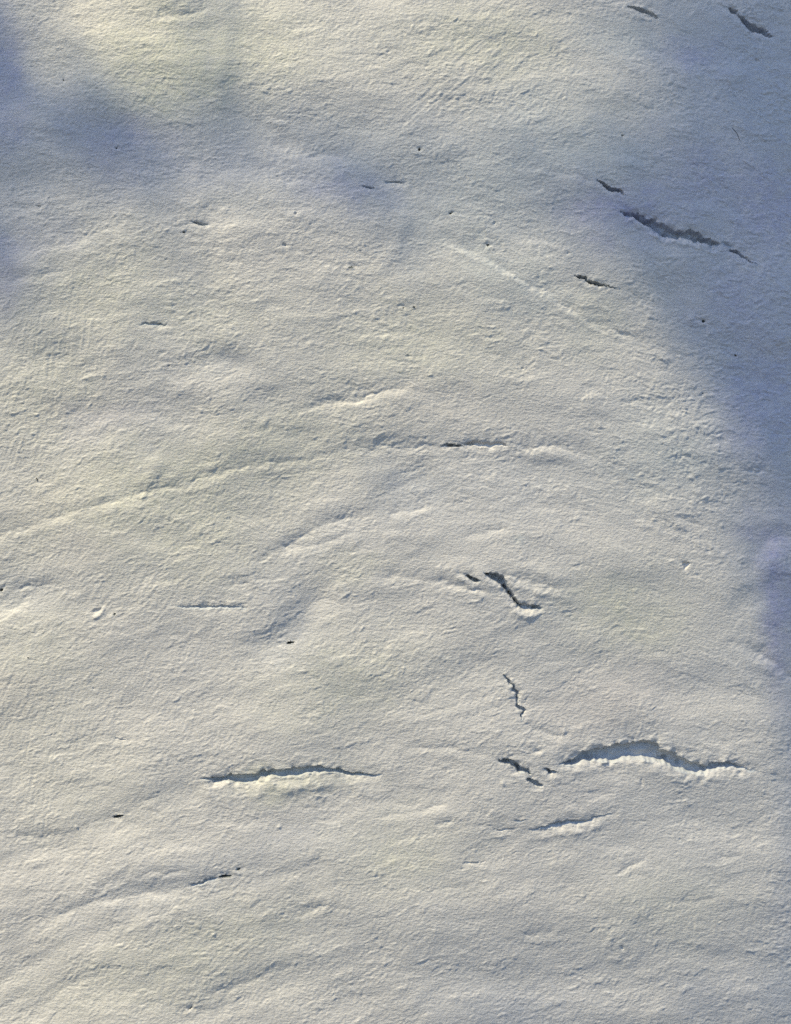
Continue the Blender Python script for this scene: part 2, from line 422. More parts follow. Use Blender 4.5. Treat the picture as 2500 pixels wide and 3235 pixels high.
# the long arched crack low on the right
A_top = zoomed(1700,2280,.4443,[(150,302),(230,265),(330,210),(480,180),(560,160),(680,142),(780,140),(858,150),(868,192),(960,217),(1010,250),(1120,292),(1200,325),(1225,292),(1320,285),(1400,297),(1480,335),(1575,352)])
A_bot = zoomed(1700,2280,.4443,[(150,318),(250,310),(310,292),(400,282),(460,290),(520,300),(560,285),(640,264),(720,275),(830,287),(900,302),(960,335),(1050,368),(1120,380),(1190,380),(1215,352),(1270,347),(1400,327),(1440,348),(1575,357)])
slot_opening('crack', 'longest arched crack with a pale blue floor, low on the right', A_top, A_bot, 6.5, wall=12, jag=4.2,
             bevel=(1.9, 12, 2.4, 22), pits=[(1795,2413,16,9),(1855,2400,14,7),(2108,2401,9,9),(2150,2415,8,6),(1740,2444,6,5),(2178,2441,6,5),(2092,2402,8,6)], floor=1.0)
line_opening('crack', 'short dark pit at the left tip of the arched crack', zoomed(1250,2130,.7405,[(640,408,5),(660,421,9),(682,418,4)]), 5, pits=[(1739,2444,8,8)])
line_opening('crack', 'stepped dark crack left of the arched crack', zoomed(1250,2130,.7405,[(442,368,6),(488,374,13),(512,390,15),(524,410,9),(560,416,9),(580,424,3)]), 7, pits=[(1633,2435,9,14),(1600,2408,14,6)], wall=4)
line_opening('crack', 'small notch below the stepped dark crack', zoomed(1250,2130,.7405,[(564,452,7),(590,461,13),(624,476,7)]), 6, pits=[(1670,2472,8,8)], wall=4)
B_top = zoomed(550,2350,.4443,[(190,234),(270,240),(380,226),(400,214),(480,220),(600,206),(640,185),(760,180),(850,166),(930,164),(1000,150),(1070,155),(1170,176),(1200,190),(1290,206),(1400,212),(1490,217)])
B_bot = zoomed(550,2350,.4443,[(190,240),(260,262),(300,274),(370,267),(400,274),(450,277),(520,284),(580,264),(640,232),(700,230),(760,237),(860,230),(940,214),(1050,202),(1150,202),(1200,214),(1280,230),(1380,230),(1490,222)])
slot_opening('crack', 'long shallow crack with an icy blue floor, low on the left', B_top, B_bot, 4.6, wall=6, jag=3.6, bevel=(3.6, 20, 1.2, 12), floor=.9)
C_top = zoomed(1750,500,.4147,[(470,396),(560,393),(620,410),(690,428),(740,443),(830,488),(900,528),(960,535),(1060,545),(1130,573),(1200,608),(1265,655)])
C_bot = zoomed(1750,500,.4147,[(470,404),(540,430),(600,445),(650,475),(700,506),(760,546),(800,570),(850,602),(900,602),(960,606),(1030,622),(1090,642),(1150,652),(1200,682),(1265,680)])
slot_opening('crack', 'long ragged crack slanting across the violet blue area', C_top, C_bot, 4.8, wall=6, jag=6.0, shrink=3.0, bevel=(3.8, 9, 2.2, 18), pits=[(2045,703,12,7),(2105,741,9,7),(2200,760,12,4),(1965,672,10,4)], floor=1.8)
line_opening('crack', 'shallow nick at the right end of the violet slanting crack', zoomed(1750,500,.4147,[(1280,635,8),(1310,650,18),(1345,668,8)]), 2.4, wall=8)
line_opening('crack', 'thin dark tail beyond the violet slanting crack', zoomed(1750,500,.4147,[(1348,698,9),(1385,715,17),(1430,740,9),(1500,783,6),(1560,808,2)]), 5, wall=4, pits=[(2322,797,9,6)])
line_opening('crack', 'short dark slit above the violet slanting crack', zoomed(1750,500,.4147,[(330,168,3),(400,203,14),(450,232,19),(500,250,11),(545,282,2)]), 9, wall=4)
line_opening('crack', 'dark curved slit at the edge of the violet area', zoomed(1750,500,.4147,[(160,903,3),(205,907,13),(240,910,14),(245,930,8),(285,947,13),(330,960,9),(400,970,7),(510,992,2)]), 9, wall=4, pits=[(1835,875,8,6),(1862,890,8,5)])
F1t = zoomed(1300,1340,.3555,[(255,182),(320,163),(420,174),(472,196)]); F1b = zoomed(1300,1340,.3555,[(255,196),(320,203),(430,207),(472,206)])
slot_opening('crack', 'short black flecked slit on the upper arching fold, left half', F1t, F1b, 3.2, wall=4, jag=2.8, shrink=1.5, pits=[(1425,1408,9,10),(1448,1407,8,10)])
F2t = zoomed(1300,1340,.3555,[(480,162),(500,148),(560,138),(640,148),(740,154),(830,166),(870,180),(935,190)]); F2b = zoomed(1300,1340,.3555,[(480,196),(540,204),(600,213),(640,217),(700,217),(740,206),(830,196),(935,194)])
slot_opening('crack', 'longer shallow slit on the upper arching fold, right half', F2t, F2b, 2.0, wall=8, jag=3.2, shrink=1.5, bevel=(1.2, 8, 1.2, 12), pits=[(1476,1402,8,6),(1490,1406,7,6),(1595,1402,8,6)], floor=.9)
line_opening('crack', 'black zigzag crack right of centre', zoomed(1350,1750,.2747,[(645,214,6),(700,232,30),(775,262,45),(835,285,48),(885,358,36),(930,420,32),(970,480,26),(1010,540,24),(1060,588,30),(1110,598,40),(1180,606,32),(1250,612,22),(1345,610,3)]), 4.2, wall=7, jag=3.6, bevel=(2.0, 9, 1.0, 12),
             pits=[(1540,1812,9,14),(1564,1822,10,10),(1583,1834,9,10),(1597,1856,9,13),(1613,1878,9,13),(1626,1898,8,13),(1640,1911,8,10),(1692,1918,7,8)], floor=1.2)
line_opening('crack', 'small black pitted slit beside the zigzag crack', zoomed(1350,1750,.2747,[(440,256,6),(490,272,24),(560,295,24),(615,310,6)]), 5, wall=4, jag=2.4, pits=[(1486,1826,7,8),(1508,1833,8,8)])
line_opening('crack', 'thin broken upright crack below the zigzag crack', zoomed(1350,1750,.2747,[(880,1400,10),(950,1470,16),(1005,1505,8),(1000,1560,24),(1040,1600,24),(1046,1690,12),(1035,1745,16),(1080,1772,30),(1112,1795,20),(1092,1850,12),(1085,1915,3)]), 4.2, wall=4, jag=3.0, bevel=(1.3, 9, .5, 9))
line_opening('crack', 'shallow bright lipped crack under the stepped crack', zoomed(1250,2130,.7405,[(575,668,2),(640,650,9),(700,636,11),(780,634,9),(810,626,6),(850,612,4),(925,592,1.5)]), 2.2, wall=7, bevel=(3.4, 12, 1.2, 14))
line_opening('crack', 'faint slit left of the bright lipped crack', zoomed(1250,2130,.7405,[(418,665,2),(460,663,6),(512,662,2)]), 2.0, wall=5)
line_opening('crack', 'tiny slit above the faint slit', zoomed(1250,2130,.7405,[(503,628,2),(535,624,5),(562,621,2)]), 2.2, wall=5)
line_opening('crack', 'small straight slit low in the middle', zoomed(1250,2130,.7405,[(288,808,1.5),(330,806,5),(382,803,2)]), 2.0, wall=4, jag=2.6)
line_opening('crack', 'long faint slit left of centre', zoomed(0,1050,.7405,[(748,1167,2),(800,1172,5),(870,1173,8),(950,1171,8),(1020,1173,6),(1058,1178,2)]), 2.2, wall=7, jag=3.5, bevel=(.2, 12, 1.4, 18))
line_opening('crack', 'dark slit at the top edge', zoomed(1250,0,.7405,[(993,26,3),(1030,37,8),(1060,46,9),(1090,58,8),(1120,76,2)]), 5, wall=5, jag=2)
line_opening('crack', 'jagged shadowed crack in the top right corner', zoomed(1250,0,.7405,[(1425,36,6),(1450,48,10),(1468,62,4),(1478,76,6),(1503,95,13),(1532,118,14),(1570,134,10),(1608,156,3)]), 5.5, wall=5, jag=4.2, bevel=(2.6, 9, 1.8, 14))
line_opening('crack', 'short teal slit in the upper left', zoomed(0,0,.7405,[(818,944,2),(850,954,7),(885,958,3)]), 3, wall=4, jag=2, pits=[(616,702,5,4)])
line_opening('crack', 'short teal slit at left above the arching fold', zoomed(0,0,.7405,[(598,1380,3),(650,1382,8),(708,1383,3)]), 2.2, wall=6, jag=3.2, pits=[(506,1022,6,4)])
line_opening('crack', 'thin dark slit inside the upper blue band', zoomed(0,0,.7405,[(1548,795,2),(1575,799,4),(1602,803,2)]), 3.5, wall=3, jag=1.5)
line_opening('crack', 'hairline slit above the small straight blue slit', zoomed(0,0,.7405,[(1640,777,2),(1688,774,4),(1720,782,2)]), 3.0, wall=3, jag=1.5)
line_opening('crack', 'pale slit tailing left from the black oval hole', zoomed(0,2130,.7405,[(812,901,2),(870,890,7),(915,873,6)]), 2.6, wall=5)
line_opening('crack', 'short slanting nick near the lower left', zoomed(0,2130,.7405,[(482,273,1.5),(510,278,4),(548,282,2)]), 1.8, wall=4, jag=1.5)
# holes
HOLES = [
 ('black oval hole below the icy blue crack', zoomed(0,2130,.7405,[(934,869,5),(955,866,7),(984,863,5)])),
 ('small black hole beside the black oval hole', zoomed(0,2130,.7405,[(1010,834,4),(1024,833,5)])),
 ('black slit hole near the lower left edge', zoomed(0,2130,.7405,[(486,610,5),(503,608,7),(523,605,4)])),
 ('dark hole in the grey hollow left of centre', zoomed(600,1850,.3555,[(862,516,7),(885,513,13),(918,512,9)])),
 ('small black hole in the cream upper middle', zoomed(0,0,.7405,[(1490,1141,4),(1500,1139,5),(1511,1140,3)])),
 ('tiny pinhole in the upper blue band', zoomed(0,0,.7405,[(492,633,4),(498,634,4)])),
 ('tiny pinhole near the top left corner', zoomed(0,0,.7405,[(266,343,3.5),(270,343,3.5)])),
 ('tiny dark slit hole in the upper left', zoomed(0,0,.7405,[(779,990,3),(789,992,3)])),
 ('small dark hole near the top of the light middle', zoomed(1250,0,.7405,[(234,907,5),(242,906,4)])),
 ('double pinhole above the long diagonal seam', zoomed(1250,0,.7405,[(391,1048,5),(400,1047,4)])),
 ('round pinhole at the top middle', zoomed(1250,0,.7405,[(103,638,6)])),
 ('pinhole left of the violet area', zoomed(1250,0,.7405,[(962,579,4),(968,580,4)])),
 ('dark pit in the lower violet area', zoomed(1250,0,.7405,[(1312,1367,6),(1320,1369,5)])),
 ('black hole in the deep blue right side', zoomed(1250,1050,.7405,[(1450,96,5),(1457,101,5)])),
 ('black pinhole left of the faint slit', zoomed(0,1050,.7405,[(489,1201,5.5),(492,1199,5)])),
 ('pinhole near the middle of the left edge', zoomed(0,1050,.7405,[(121,1387,3.5),(124,1389,3.5)])),
 ('tiny black hole above the bottom edge', zoomed(0,2130,.7405,[(806,1432,3.5),(820,1425,3)])),
 ('pinhole above the round crater', zoomed(1250,2130,.7405,[(911,1086,4.5)])),
 ('pinhole at the far left tip of a fold', [(3,1864,6)]),
 ('pair of pinholes in the cream centre, left one', [(1277,971,3.5)]),
 ('pair of pinholes in the cream centre, right one', [(1306,970,2.5),(1312,969,2.5)]),
 ('pinhole by the grey centre dent, left', zoomed(0,1050,.7405,[(720,143,4)])),
 ('pinhole on the diagonal grey fold', zoomed(0,1050,.7405,[(1218,917,3.5)])),
 ('pinhole in the pale right side', zoomed(1250,1050,.7405,[(1310,260,4)])),
 ('lower pinhole in the pale right side', zoomed(1250,1050,.7405,[(1139,478,3.5)])),
 ('pinhole in the smooth right middle', zoomed(1250,1050,.7405,[(1264,645,3.5)])),
]
for lab, pts in HOLES:
    line_opening('hole', lab, [(p[0], p[1], p[2] * (.82 if p[2] > 4.2 else .55)) for p in pts], 6, wall=3.2, jag=1.6, bevel=(.5, 6, .3, 6), floor=.5)
# shallow chips and dents where the paint has flaked
CHIPS = [
 ('small square flaked chip in the pale right side', [(2161,1783,7),(2172,1781,7),(2166,1793,7)], 2.2, 3),
 ('tiny chip above the square chip', zoomed(1250,1050,.7405,[(1331,931,4),(1339,933,4)]), 1.6, 4),
 ('shallow dent above the stepped crack', zoomed(1250,2130,.7405,[(597,328,6),(608,329,6)]), 1.0, 5),
 ('pit at the middle of the round crater', zoomed(1250,2130,.7405,[(962,1160,9),(968,1172,9)]), 1.6, 9),
 ('small dent below the arched crack', zoomed(1250,2130,.7405,[(1214,706,7)]), 1.3, 7),
 ('small dark dent beside the straight slit', zoomed(1250,2130,.7405,[(282,832,7)]), 1.1, 6),
 ('flaked pit in the upper left', zoomed(0,0,.7405,[(158,879,4),(170,882,6)]), 1.8, 4),
 ('round chip in the blue upper left', zoomed(0,0,.7405,[(208,846,4)]), 1.0, 4),
 ('pale chip above the teal slit', zoomed(0,0,.7405,[(755,941,5)]), 1.4, 4),
 ('round chip below the upper blue band', zoomed(0,0,.7405,[(1262,912,7)]), 1.4, 4),
 ('flaked chip left of the light middle', zoomed(0,0,.7405,[(1210,1043,6),(1220,1046,6)]), 1.6, 4),
 ('tiny chip in the cream upper left', zoomed(0,0,.7405,[(708,1108,5)]), 1.2, 4),
 ('round ring chip at the top middle', zoomed(1250,0,.7405,[(423,951,9)]), 1.3, 5),
 ('small chip at the violet edge', zoomed(1250,0,.7405,[(735,1079,5)]), 1.4, 4),
 ('dent in the upper right violet', zoomed(1250,0,.7405,[(1540,253,5),(1553,260,5)]), 1.8, 5),
 ('shadowed dent right of the violet crack', zoomed(1250,0,.7405,[(1580,736,4),(1600,744,6)]), 1.8, 6),
 ('tiny dent above the violet crack tail', zoomed(1250,0,.7405,[(1452,842,4),(1464,850,3)]), 1.6, 4),
 ('shell shaped dent beside the left pinhole', [(302,1932,12),(316,1926,8)], 1.0, 9),
 ('small chip near the cream centre', [(1287,1122,4),(1293,1124,4)], 1.3, 4),
 ('small dark chip right of centre top', [(1650,1164,4),(1655,1165,4)], 1.3, 4),
 ('tiny chip in the lower left', [(297,2175,5)], 1.2, 5),
]
for lab, pts, dep, wl in CHIPS:
    line_opening('chip', lab, pts, dep * .75, wall=wl, jag=1.4, bevel=(.6, 5, .25, 6), floor=.2)

# ------------------------------------------------------------------ pigment of the painted coat (airbrushed tints, with shade put into blue, violet and grey)
def lin(c): 
    c = np.array(c, np.float32) / 255
    return np.where(c <= .04045, c / 12.92, ((c + .055) / 1.055) ** 2.4).astype(np.float32)
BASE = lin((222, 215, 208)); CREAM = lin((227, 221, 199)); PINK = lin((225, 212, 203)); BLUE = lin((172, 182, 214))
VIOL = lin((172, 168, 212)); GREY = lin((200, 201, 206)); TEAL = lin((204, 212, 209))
xw = X + 55 * perlin(X / 150, Y / 150, 800) + 26 * perlin(X / 52, Y / 46, 801)
yw = Y + 45 * perlin(X / 140, Y / 130, 802) + 24 * perlin(X / 50, Y / 44, 803)
def tint(blobs):
    f = np.zeros_like(X)
    for bx, by, rx, ry, dg, k in blobs:
        ca, sa = math.cos(math.radians(dg)), math.sin(math.radians(dg))
        dx = xw - bx; dy = yw - by
        A = dx * ca - dy * sa; C = dx * sa + dy * ca
        f = f + k * np.exp(-((A / rx) ** 2 + (C / ry) ** 2))
    return f
cream = tint([(520,80,330,170,0,.7),(560,260,230,130,0,.7),(900,150,200,140,0,.35),(1420,120,240,150,0,.45),(1640,140,160,90,0,.35),
  (300,880,260,170,15,.45),(130,1250,240,220,0,.45),(350,1560,420,130,18,.55),(900,1400,340,150,8,.4),(1320,1080,330,170,0,.5),
  (620,1700,260,170,15,.5),(1130,1800,140,50,10,.35),(1950,1900,200,120,0,.45),(2020,1980,160,90,0,.35),(1080,2150,260,150,15,.5),
  (1250,2700,200,120,0,.5),(2080,2870,240,120,0,.3),(80,2080,220,260,0,.35),(700,2950,300,110,15,.3),(1880,1000,120,140,0,.3),
  (1850,520,120,120,0,.0),(920,2470,180,50,5,.6),(640,1000,250,120,0,.35),(1900,700,60,60,0,.0),(1980,330,180,90,0,.25),(450,3120,500,160,10,.3),(250,2500,300,200,0,.2)])
pink = tint([(300,50,150,70,0,.35),(250,1290,200,60,0,.3),(120,1600,200,80,20,.35),(300,1720,160,60,15,.35),(1330,1280,220,70,0,.4),
  (1950,2200,170,110,10,.7),(40,2170,120,70,0,.5),(1800,2280,130,90,0,.3),(2370,1070,150,40,-30,.5),(2450,250,100,60,0,.2),
  (1850,2520,170,60,10,.3),(1750,2850,200,200,0,.15),(2150,1280,80,120,0,.2)])
blue = tint([(-10,140,110,170,0,.5),(60,400,150,110,0,.4),(350,450,170,110,-8,.5),(520,560,200,80,0,.35),(740,530,240,48,-4,.30),(1050,575,150,62,-4,.6),(1160,635,110,46,-8,.4),  # blue and violet: paint tint that also colours in the tree shade
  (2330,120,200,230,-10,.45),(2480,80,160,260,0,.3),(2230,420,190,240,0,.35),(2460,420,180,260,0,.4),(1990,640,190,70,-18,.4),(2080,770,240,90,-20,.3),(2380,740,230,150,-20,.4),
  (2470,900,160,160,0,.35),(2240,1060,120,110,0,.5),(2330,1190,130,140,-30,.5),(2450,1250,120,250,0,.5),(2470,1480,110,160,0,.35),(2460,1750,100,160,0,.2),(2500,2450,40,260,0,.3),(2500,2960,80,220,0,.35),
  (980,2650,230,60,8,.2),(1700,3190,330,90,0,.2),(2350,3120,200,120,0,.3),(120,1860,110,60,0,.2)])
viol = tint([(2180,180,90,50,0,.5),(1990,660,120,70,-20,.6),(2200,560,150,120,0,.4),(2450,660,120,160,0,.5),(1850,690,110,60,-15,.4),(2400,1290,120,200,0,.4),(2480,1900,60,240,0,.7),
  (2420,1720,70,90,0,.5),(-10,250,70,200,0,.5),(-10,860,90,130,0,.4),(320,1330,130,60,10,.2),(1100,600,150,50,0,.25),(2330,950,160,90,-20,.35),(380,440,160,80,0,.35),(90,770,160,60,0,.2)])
grey = tint([(720,1140,70,34,0,.55),(880,2020,110,60,35,.5),(1310,1530,110,60,0,.5),(1320,130,0.1,0.1,0,0),(980,640,260,90,0,.3),(100,760,190,90,0,.4),(1270,740,40,80,0,.4),  # grey also darkens hollows and leaf-shaded spots in the colour
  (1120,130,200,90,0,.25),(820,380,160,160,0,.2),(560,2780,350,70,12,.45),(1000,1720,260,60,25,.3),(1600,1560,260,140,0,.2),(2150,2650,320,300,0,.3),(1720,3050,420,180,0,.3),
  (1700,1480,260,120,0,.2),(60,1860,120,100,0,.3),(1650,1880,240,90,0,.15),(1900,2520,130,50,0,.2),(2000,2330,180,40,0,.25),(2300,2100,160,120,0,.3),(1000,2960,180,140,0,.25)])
teal = tint([(1500,620,260,200,-15,.5),(1700,350,200,180,0,.4),(2000,130,160,70,-10,.5),(1880,480,160,90,0,.4),(1600,870,240,80,-25,.45),(2150,1350,200,160,0,.35),(1640,1720,24,16,0,.5),
  (2050,1480,220,110,0,.25),(2480,3080,100,100,0,.25),(2300,1450,160,60,0,.2),(40,480,120,90,0,.2),(760,620,130,60,0,.2),(1130,430,160,120,0,.2)])
mott = 1 + .35 * perlin(X / 34, Y / 22, 810) + .25 * perlin(X / 13, Y / 10, 811)
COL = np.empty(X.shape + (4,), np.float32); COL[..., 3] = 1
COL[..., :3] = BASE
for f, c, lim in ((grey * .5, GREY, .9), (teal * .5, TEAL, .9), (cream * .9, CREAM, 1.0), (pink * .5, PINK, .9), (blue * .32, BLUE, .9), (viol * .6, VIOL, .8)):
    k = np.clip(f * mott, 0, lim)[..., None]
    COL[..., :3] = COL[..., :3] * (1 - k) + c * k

# ------------------------------------------------------------------ materials
def mat_coat(name, factor):
    m = bpy.data.materials.new(name); m.use_nodes = True
    nt = m.node_tree; b = nt.nodes["Principled BSDF"]
    at = nt.nodes.new("ShaderNodeAttribute"); at.attribute_name = "pigment_and_shade"
    tc = nt.nodes.new("ShaderNodeTexCoord")
    n1 = nt.nodes.new("ShaderNodeTexNoise"); n1.inputs["Scale"].default_value = 420; n1.inputs["Detail"].default_value = 4
    n2 = nt.nodes.new("ShaderNodeTexNoise"); n2.inputs["Scale"].default_value = 1500; n2.inputs["Detail"].default_value = 3
    mp = nt.nodes.new("ShaderNodeMapping"); mp.inputs["Scale"].default_value = (1, 1, 1.7)
    nt.links.new(tc.outputs["Object"], mp.inputs[0])
    nt.links.new(mp.outputs[0], n1.inputs[0]); nt.links.new(mp.outputs[0], n2.inputs[0])
    mr = nt.nodes.new("ShaderNodeMapRange"); mr.inputs[1].default_value = .3; mr.inputs[2].default_value = .7
    mr.inputs[3].default_value = .95; mr.inputs[4].default_value = 1.05
    nt.links.new(n1.outputs[0], mr.inputs[0])
    mx = nt.nodes.new("ShaderNodeVectorMath"); mx.operation = 'SCALE'
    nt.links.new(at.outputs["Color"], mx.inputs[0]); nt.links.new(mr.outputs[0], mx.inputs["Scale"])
    fx = nt.nodes.new("ShaderNodeVectorMath"); fx.operation = 'MULTIPLY'; fx.inputs[1].default_value = factor
    nt.links.new(mx.outputs[0], fx.inputs[0])
    nt.links.new(fx.outputs[0], b.inputs["Base Color"])
    b.inputs["Roughness"].default_value = .5
    b.inputs["Specular IOR Level"].default_value = .4
    ad = nt.nodes.new("ShaderNodeMath"); ad.operation = 'MULTIPLY_ADD'; ad.inputs[1].default_value = .45
    nt.links.new(n2.outputs[0], ad.inputs[0]); nt.links.new(n1.outputs[0], ad.inputs[2])
    bp = nt.nodes.new("ShaderNodeBump"); bp.inputs["Strength"].default_value = .75; bp.inputs["Distance"].default_value = .0008
    nt.links.new(ad.outputs[0], bp.inputs["Height"]); nt.links.new(bp.outputs[0], b.inputs["Normal"])
    return m

def mat_plain(name, col, col2, scale, rough=.9, bump=.0006):
    m = bpy.data.materials.new(name); m.use_nodes = True
    nt = m.node_tree; b = nt.nodes["Principled BSDF"]
    tc = nt.nodes.new("ShaderNodeTexCoord"); n = nt.nodes.new("ShaderNodeTexNoise")
    n.inputs["Scale"].default_value = scale; n.inputs["Detail"].default_value = 6
    nt.links.new(tc.outputs["Object"], n.inputs[0])
    r = nt.nodes.new("ShaderNodeValToRGB")
    r.color_ramp.elements[0].position = .35; r.color_ramp.elements[1].position = .65
    r.color_ramp.elements[0].color = (*col, 1); r.color_ramp.elements[1].color = (*col2, 1)
    nt.links.new(n.outputs[0], r.inputs[0]); nt.links.new(r.outputs[0], b.inputs["Base Color"])
    bp = nt.nodes.new("ShaderNodeBump"); bp.inputs["Strength"].default_value = .6; bp.inputs["Distance"].default_value = bump
    nt.links.new(n.outputs[0], bp.inputs["Height"]); nt.links.new(bp.outputs[0], b.inputs["Normal"])
    b.inputs["Roughness"].default_value = rough; b.inputs["Specular IOR Level"].default_value = .2
    return m

M_COAT = mat_coat("painted_plaster", (1, 1, 1))
M_CRACK = mat_coat("bare_plaster", (.75, .81, .88))
M_HOLE = mat_plain("dirty_hole", (.10, .11, .10), (.2, .21, .2), 500)
M_CORE = mat_plain("concrete_core", (.30, .29, .27), (.40, .39, .36), 20, bump=.004)
M_GROUND = mat_plain("asphalt", (.045, .046, .048), (.07, .07, .072), 3, bump=.004)
M_HAIR = mat_plain("dark_fibre", (.02, .018, .016), (.05, .045, .04), 900, rough=.5)

# ------------------------------------------------------------------ meshes
ST = 1 - HLOW * MM / DIST          # layout scaled by bulge over camera distance so features line up from this camera
ST = 1 + (ST - 1) * sstep(900, 100, SP)
WX = (X - CX) * PX * ST; WZ = np.maximum(ZC + (CY - Y) * PX * ST, 0.0); WY = -H * MM
P3 = np.stack([WX, WY, WZ], -1).reshape(-1, 3).astype(np.float32)
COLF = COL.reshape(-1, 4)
idx = np.arange(NY * NX, dtype=np.int32).reshape(NY, NX)
Q = np.stack([idx[1:, :-1], idx[1:, 1:], idx[:-1, 1:], idx[:-1, :-1]], -1).reshape(-1, 4)   # faces -Y
c4 = np.stack([CID[1:, :-1], CID[1:, 1:], CID[:-1, 1:], CID[:-1, :-1]])
fid = np.where((c4 > 0).sum(0) >= 2, c4.max(0), 0).reshape(-1)

def grid_mesh(name, quads, smooth=True):
    used = np.zeros(len(P3), bool); used[quads.ravel()] = True
    remap = np.cumsum(used, dtype=np.int32) - 1
    v = P3[used]; q = remap[quads]
    me = bpy.data.meshes.new(name)
    me.vertices.add(len(v)); me.vertices.foreach_set("co", v.ravel())
    me.loops.add(q.size); me.loops.foreach_set("vertex_index", q.ravel().astype(np.int32))
    me.polygons.add(len(q)); me.polygons.foreach_set("loop_start", np.arange(0, q.size, 4, dtype=np.int32))
    if smooth: me.polygons.foreach_set("use_smooth", np.ones(len(q), bool))
    at = me.attributes.new("pigment_and_shade", 'FLOAT_COLOR', 'POINT')
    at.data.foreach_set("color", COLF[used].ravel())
    me.update(calc_edges=True)
    return me

def link(name, me, parent=None, mat=None):
    o = bpy.data.objects.new(name, me); scene.collection.objects.link(o)
    if mat: me.materials.append(mat)
    if parent: o.parent = parent
    return o

wall = bpy.data.objects.new("plaster_wall", None); scene.collection.objects.link(wall)
wall["label"] = "rough cracked white plaster wall in low sun with soft blue tree shade"
wall["category"] = "wall"
wall["kind"] = "thing"

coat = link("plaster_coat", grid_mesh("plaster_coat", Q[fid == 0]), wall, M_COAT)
for k, (nm, lab, dep) in enumerate(OPEN, 1):
    q = Q[fid == k]
    if len(q) < 1: continue
    o = link(nm, grid_mesh(nm, q), wall, M_HOLE if nm == 'hole' else (M_COAT if nm == 'chip' or dep < 2.1 else M_CRACK))
    o["label"] = lab

# solid core of the wall behind the coat
bx0, bx1 = float(WX.min()), float(WX.max()); bz0, bz1 = 0.0, float(WZ.max())
yf, yb = 0.045, 0.40
vs = [(x, y, z) for y in (yf, yb) for z in (bz0, bz1) for x in (bx0, bx1)]
fs = [(0, 1, 3, 2), (4, 6, 7, 5), (0, 4, 5, 1), (2, 3, 7, 6), (0, 2, 6, 4), (1, 5, 7, 3)]
me = bpy.data.meshes.new("wall_core"); me.from_pydata(vs, [], fs); me.update()
link("wall_core", me, wall, M_CORE)
# rim closing the coat against the core
ring = np.concatenate([idx[0, :], idx[1:, -1], idx[-1, -2::-1], idx[-2:0:-1, 0]])
rp = P3[ring]; rb = rp.copy(); rb[:, 1] = yf - .002
n = len(ring); vs = np.concatenate([rp, rb]).tolist()
me = bpy.data.meshes.new("coat_edge"); me.from_pydata(vs, [], [(i, (i + 1) % n, n + (i + 1) % n, n + i) for i in range(n)]); me.update()
link("coat_edge", me, wall, M_CORE)

# ground the wall stands on
me = bpy.data.meshes.new("ground")
me.from_pydata([(-150, -150, 0), (150, -150, 0), (150, 150, 0), (-150, 150, 0)], [], [(0, 1, 2, 3)]); me.update()
g = link("ground", me, None, M_GROUND); g["kind"] = "structure"

# ------------------------------------------------------------------ stray hair and fibre caught on the paint
def surf(px, py):
    i = int(np.argmin(np.abs(gx - px))); j = int(np.argmin(np.abs(gy - py)))
    return np.array((WX[j, i], WY[j, i], WZ[j, i]))
def strand(name, label, cat, pts, r):
    cs = [surf(*p) + np.array((0, -r * .8, 0)) for p in pts]
    dense = []
    for a, b in zip(cs[:-1], cs[1:]):
        for t in np.linspace(0, 1, 5)[:-1]: dense.append(a + (b - a) * t)
    dense.append(cs[-1]); vs = []; fs = []; ns = 6
    for i, c in enumerate(dense):
        tdir = dense[min(i + 1, len(dense) - 1)] - dense[max(i - 1, 0)]; tdir /= np.linalg.norm(tdir)
        u = np.cross(tdir, (0, 1, 0)); u /= np.linalg.norm(u); w = np.cross(tdir, u)
        rr = r * (1 - .6 * abs(2 * i / (len(dense) - 1) - 1) ** 3)
        for k in range(ns):
            a = 2 * math.pi * k / ns; vs.append(tuple(c + rr * (math.cos(a) * u + math.sin(a) * w)))
    for i in range(len(dense) - 1):
        for k in range(ns):
            fs.append((i * ns + k, i * ns + (k + 1) % ns, (i + 1) * ns + (k + 1) % ns, (i + 1) * ns + k))
    fs += [tuple(range(ns))[::-1], tuple((len(dense) - 1) * ns + k for k in range(ns))]
    me = bpy.data.meshes.new(name); me.from_pydata(vs, [], fs); me.update()
    o = link(name, me, None, M_HAIR); o["label"] = label; o["category"] = cat
strand("hair", "short dark curved hair stuck to the violet blue plaster", "hair", [(2313,404),(2321,413),(2329,424),(2336,437),(2339,443)], .00018)
strand("fibre", "tiny dark fibre stuck upright on cream plaster near the left edge", "fibre", [(115,1508),(118,1514),(117,1520)], .00035)

# ------------------------------------------------------------------ tree standing up-sun of the wall: its crown shades the right side and part of the top left
TL = TO_SUN
XBY = [(-900,2050),(-200,1985),(0,1985),(200,2000),(400,1950),(560,1770),(650,1745),(760,1860),(880,2040),(1000,2090),(1150,2170),(1300,2250),(1450,2330),(1600,2330),
       (1750,2340),(1900,2400),(2100,2470),(2500,2500),(2900,2480),(3235,2440),(3600,2500)]
CLUMPS = [(-40,140,170,240,0,.70),(60,400,170,130,0,.45),(310,420,170,80,-25,.66),(480,525,240,85,-6,.60),(150,610,280,90,0,.36),(790,545,280,52,-3,.62),(1060,585,180,58,-5,.68),(1190,640,130,60,-8,.40),
          (-20,860,130,150,0,.5),(100,760,200,70,0,.32),(1450,610,240,70,-3,.30),(2350,3130,230,130,0,.3),(1700,3230,350,80,0,.16),(890,2020,110,55,35,.40),(1300,1535,100,55,0,.34),(720,1140,70,36,0,.2),(2440,1740,60,70,40,.3),(1270,740,34,70,-20,.3)]
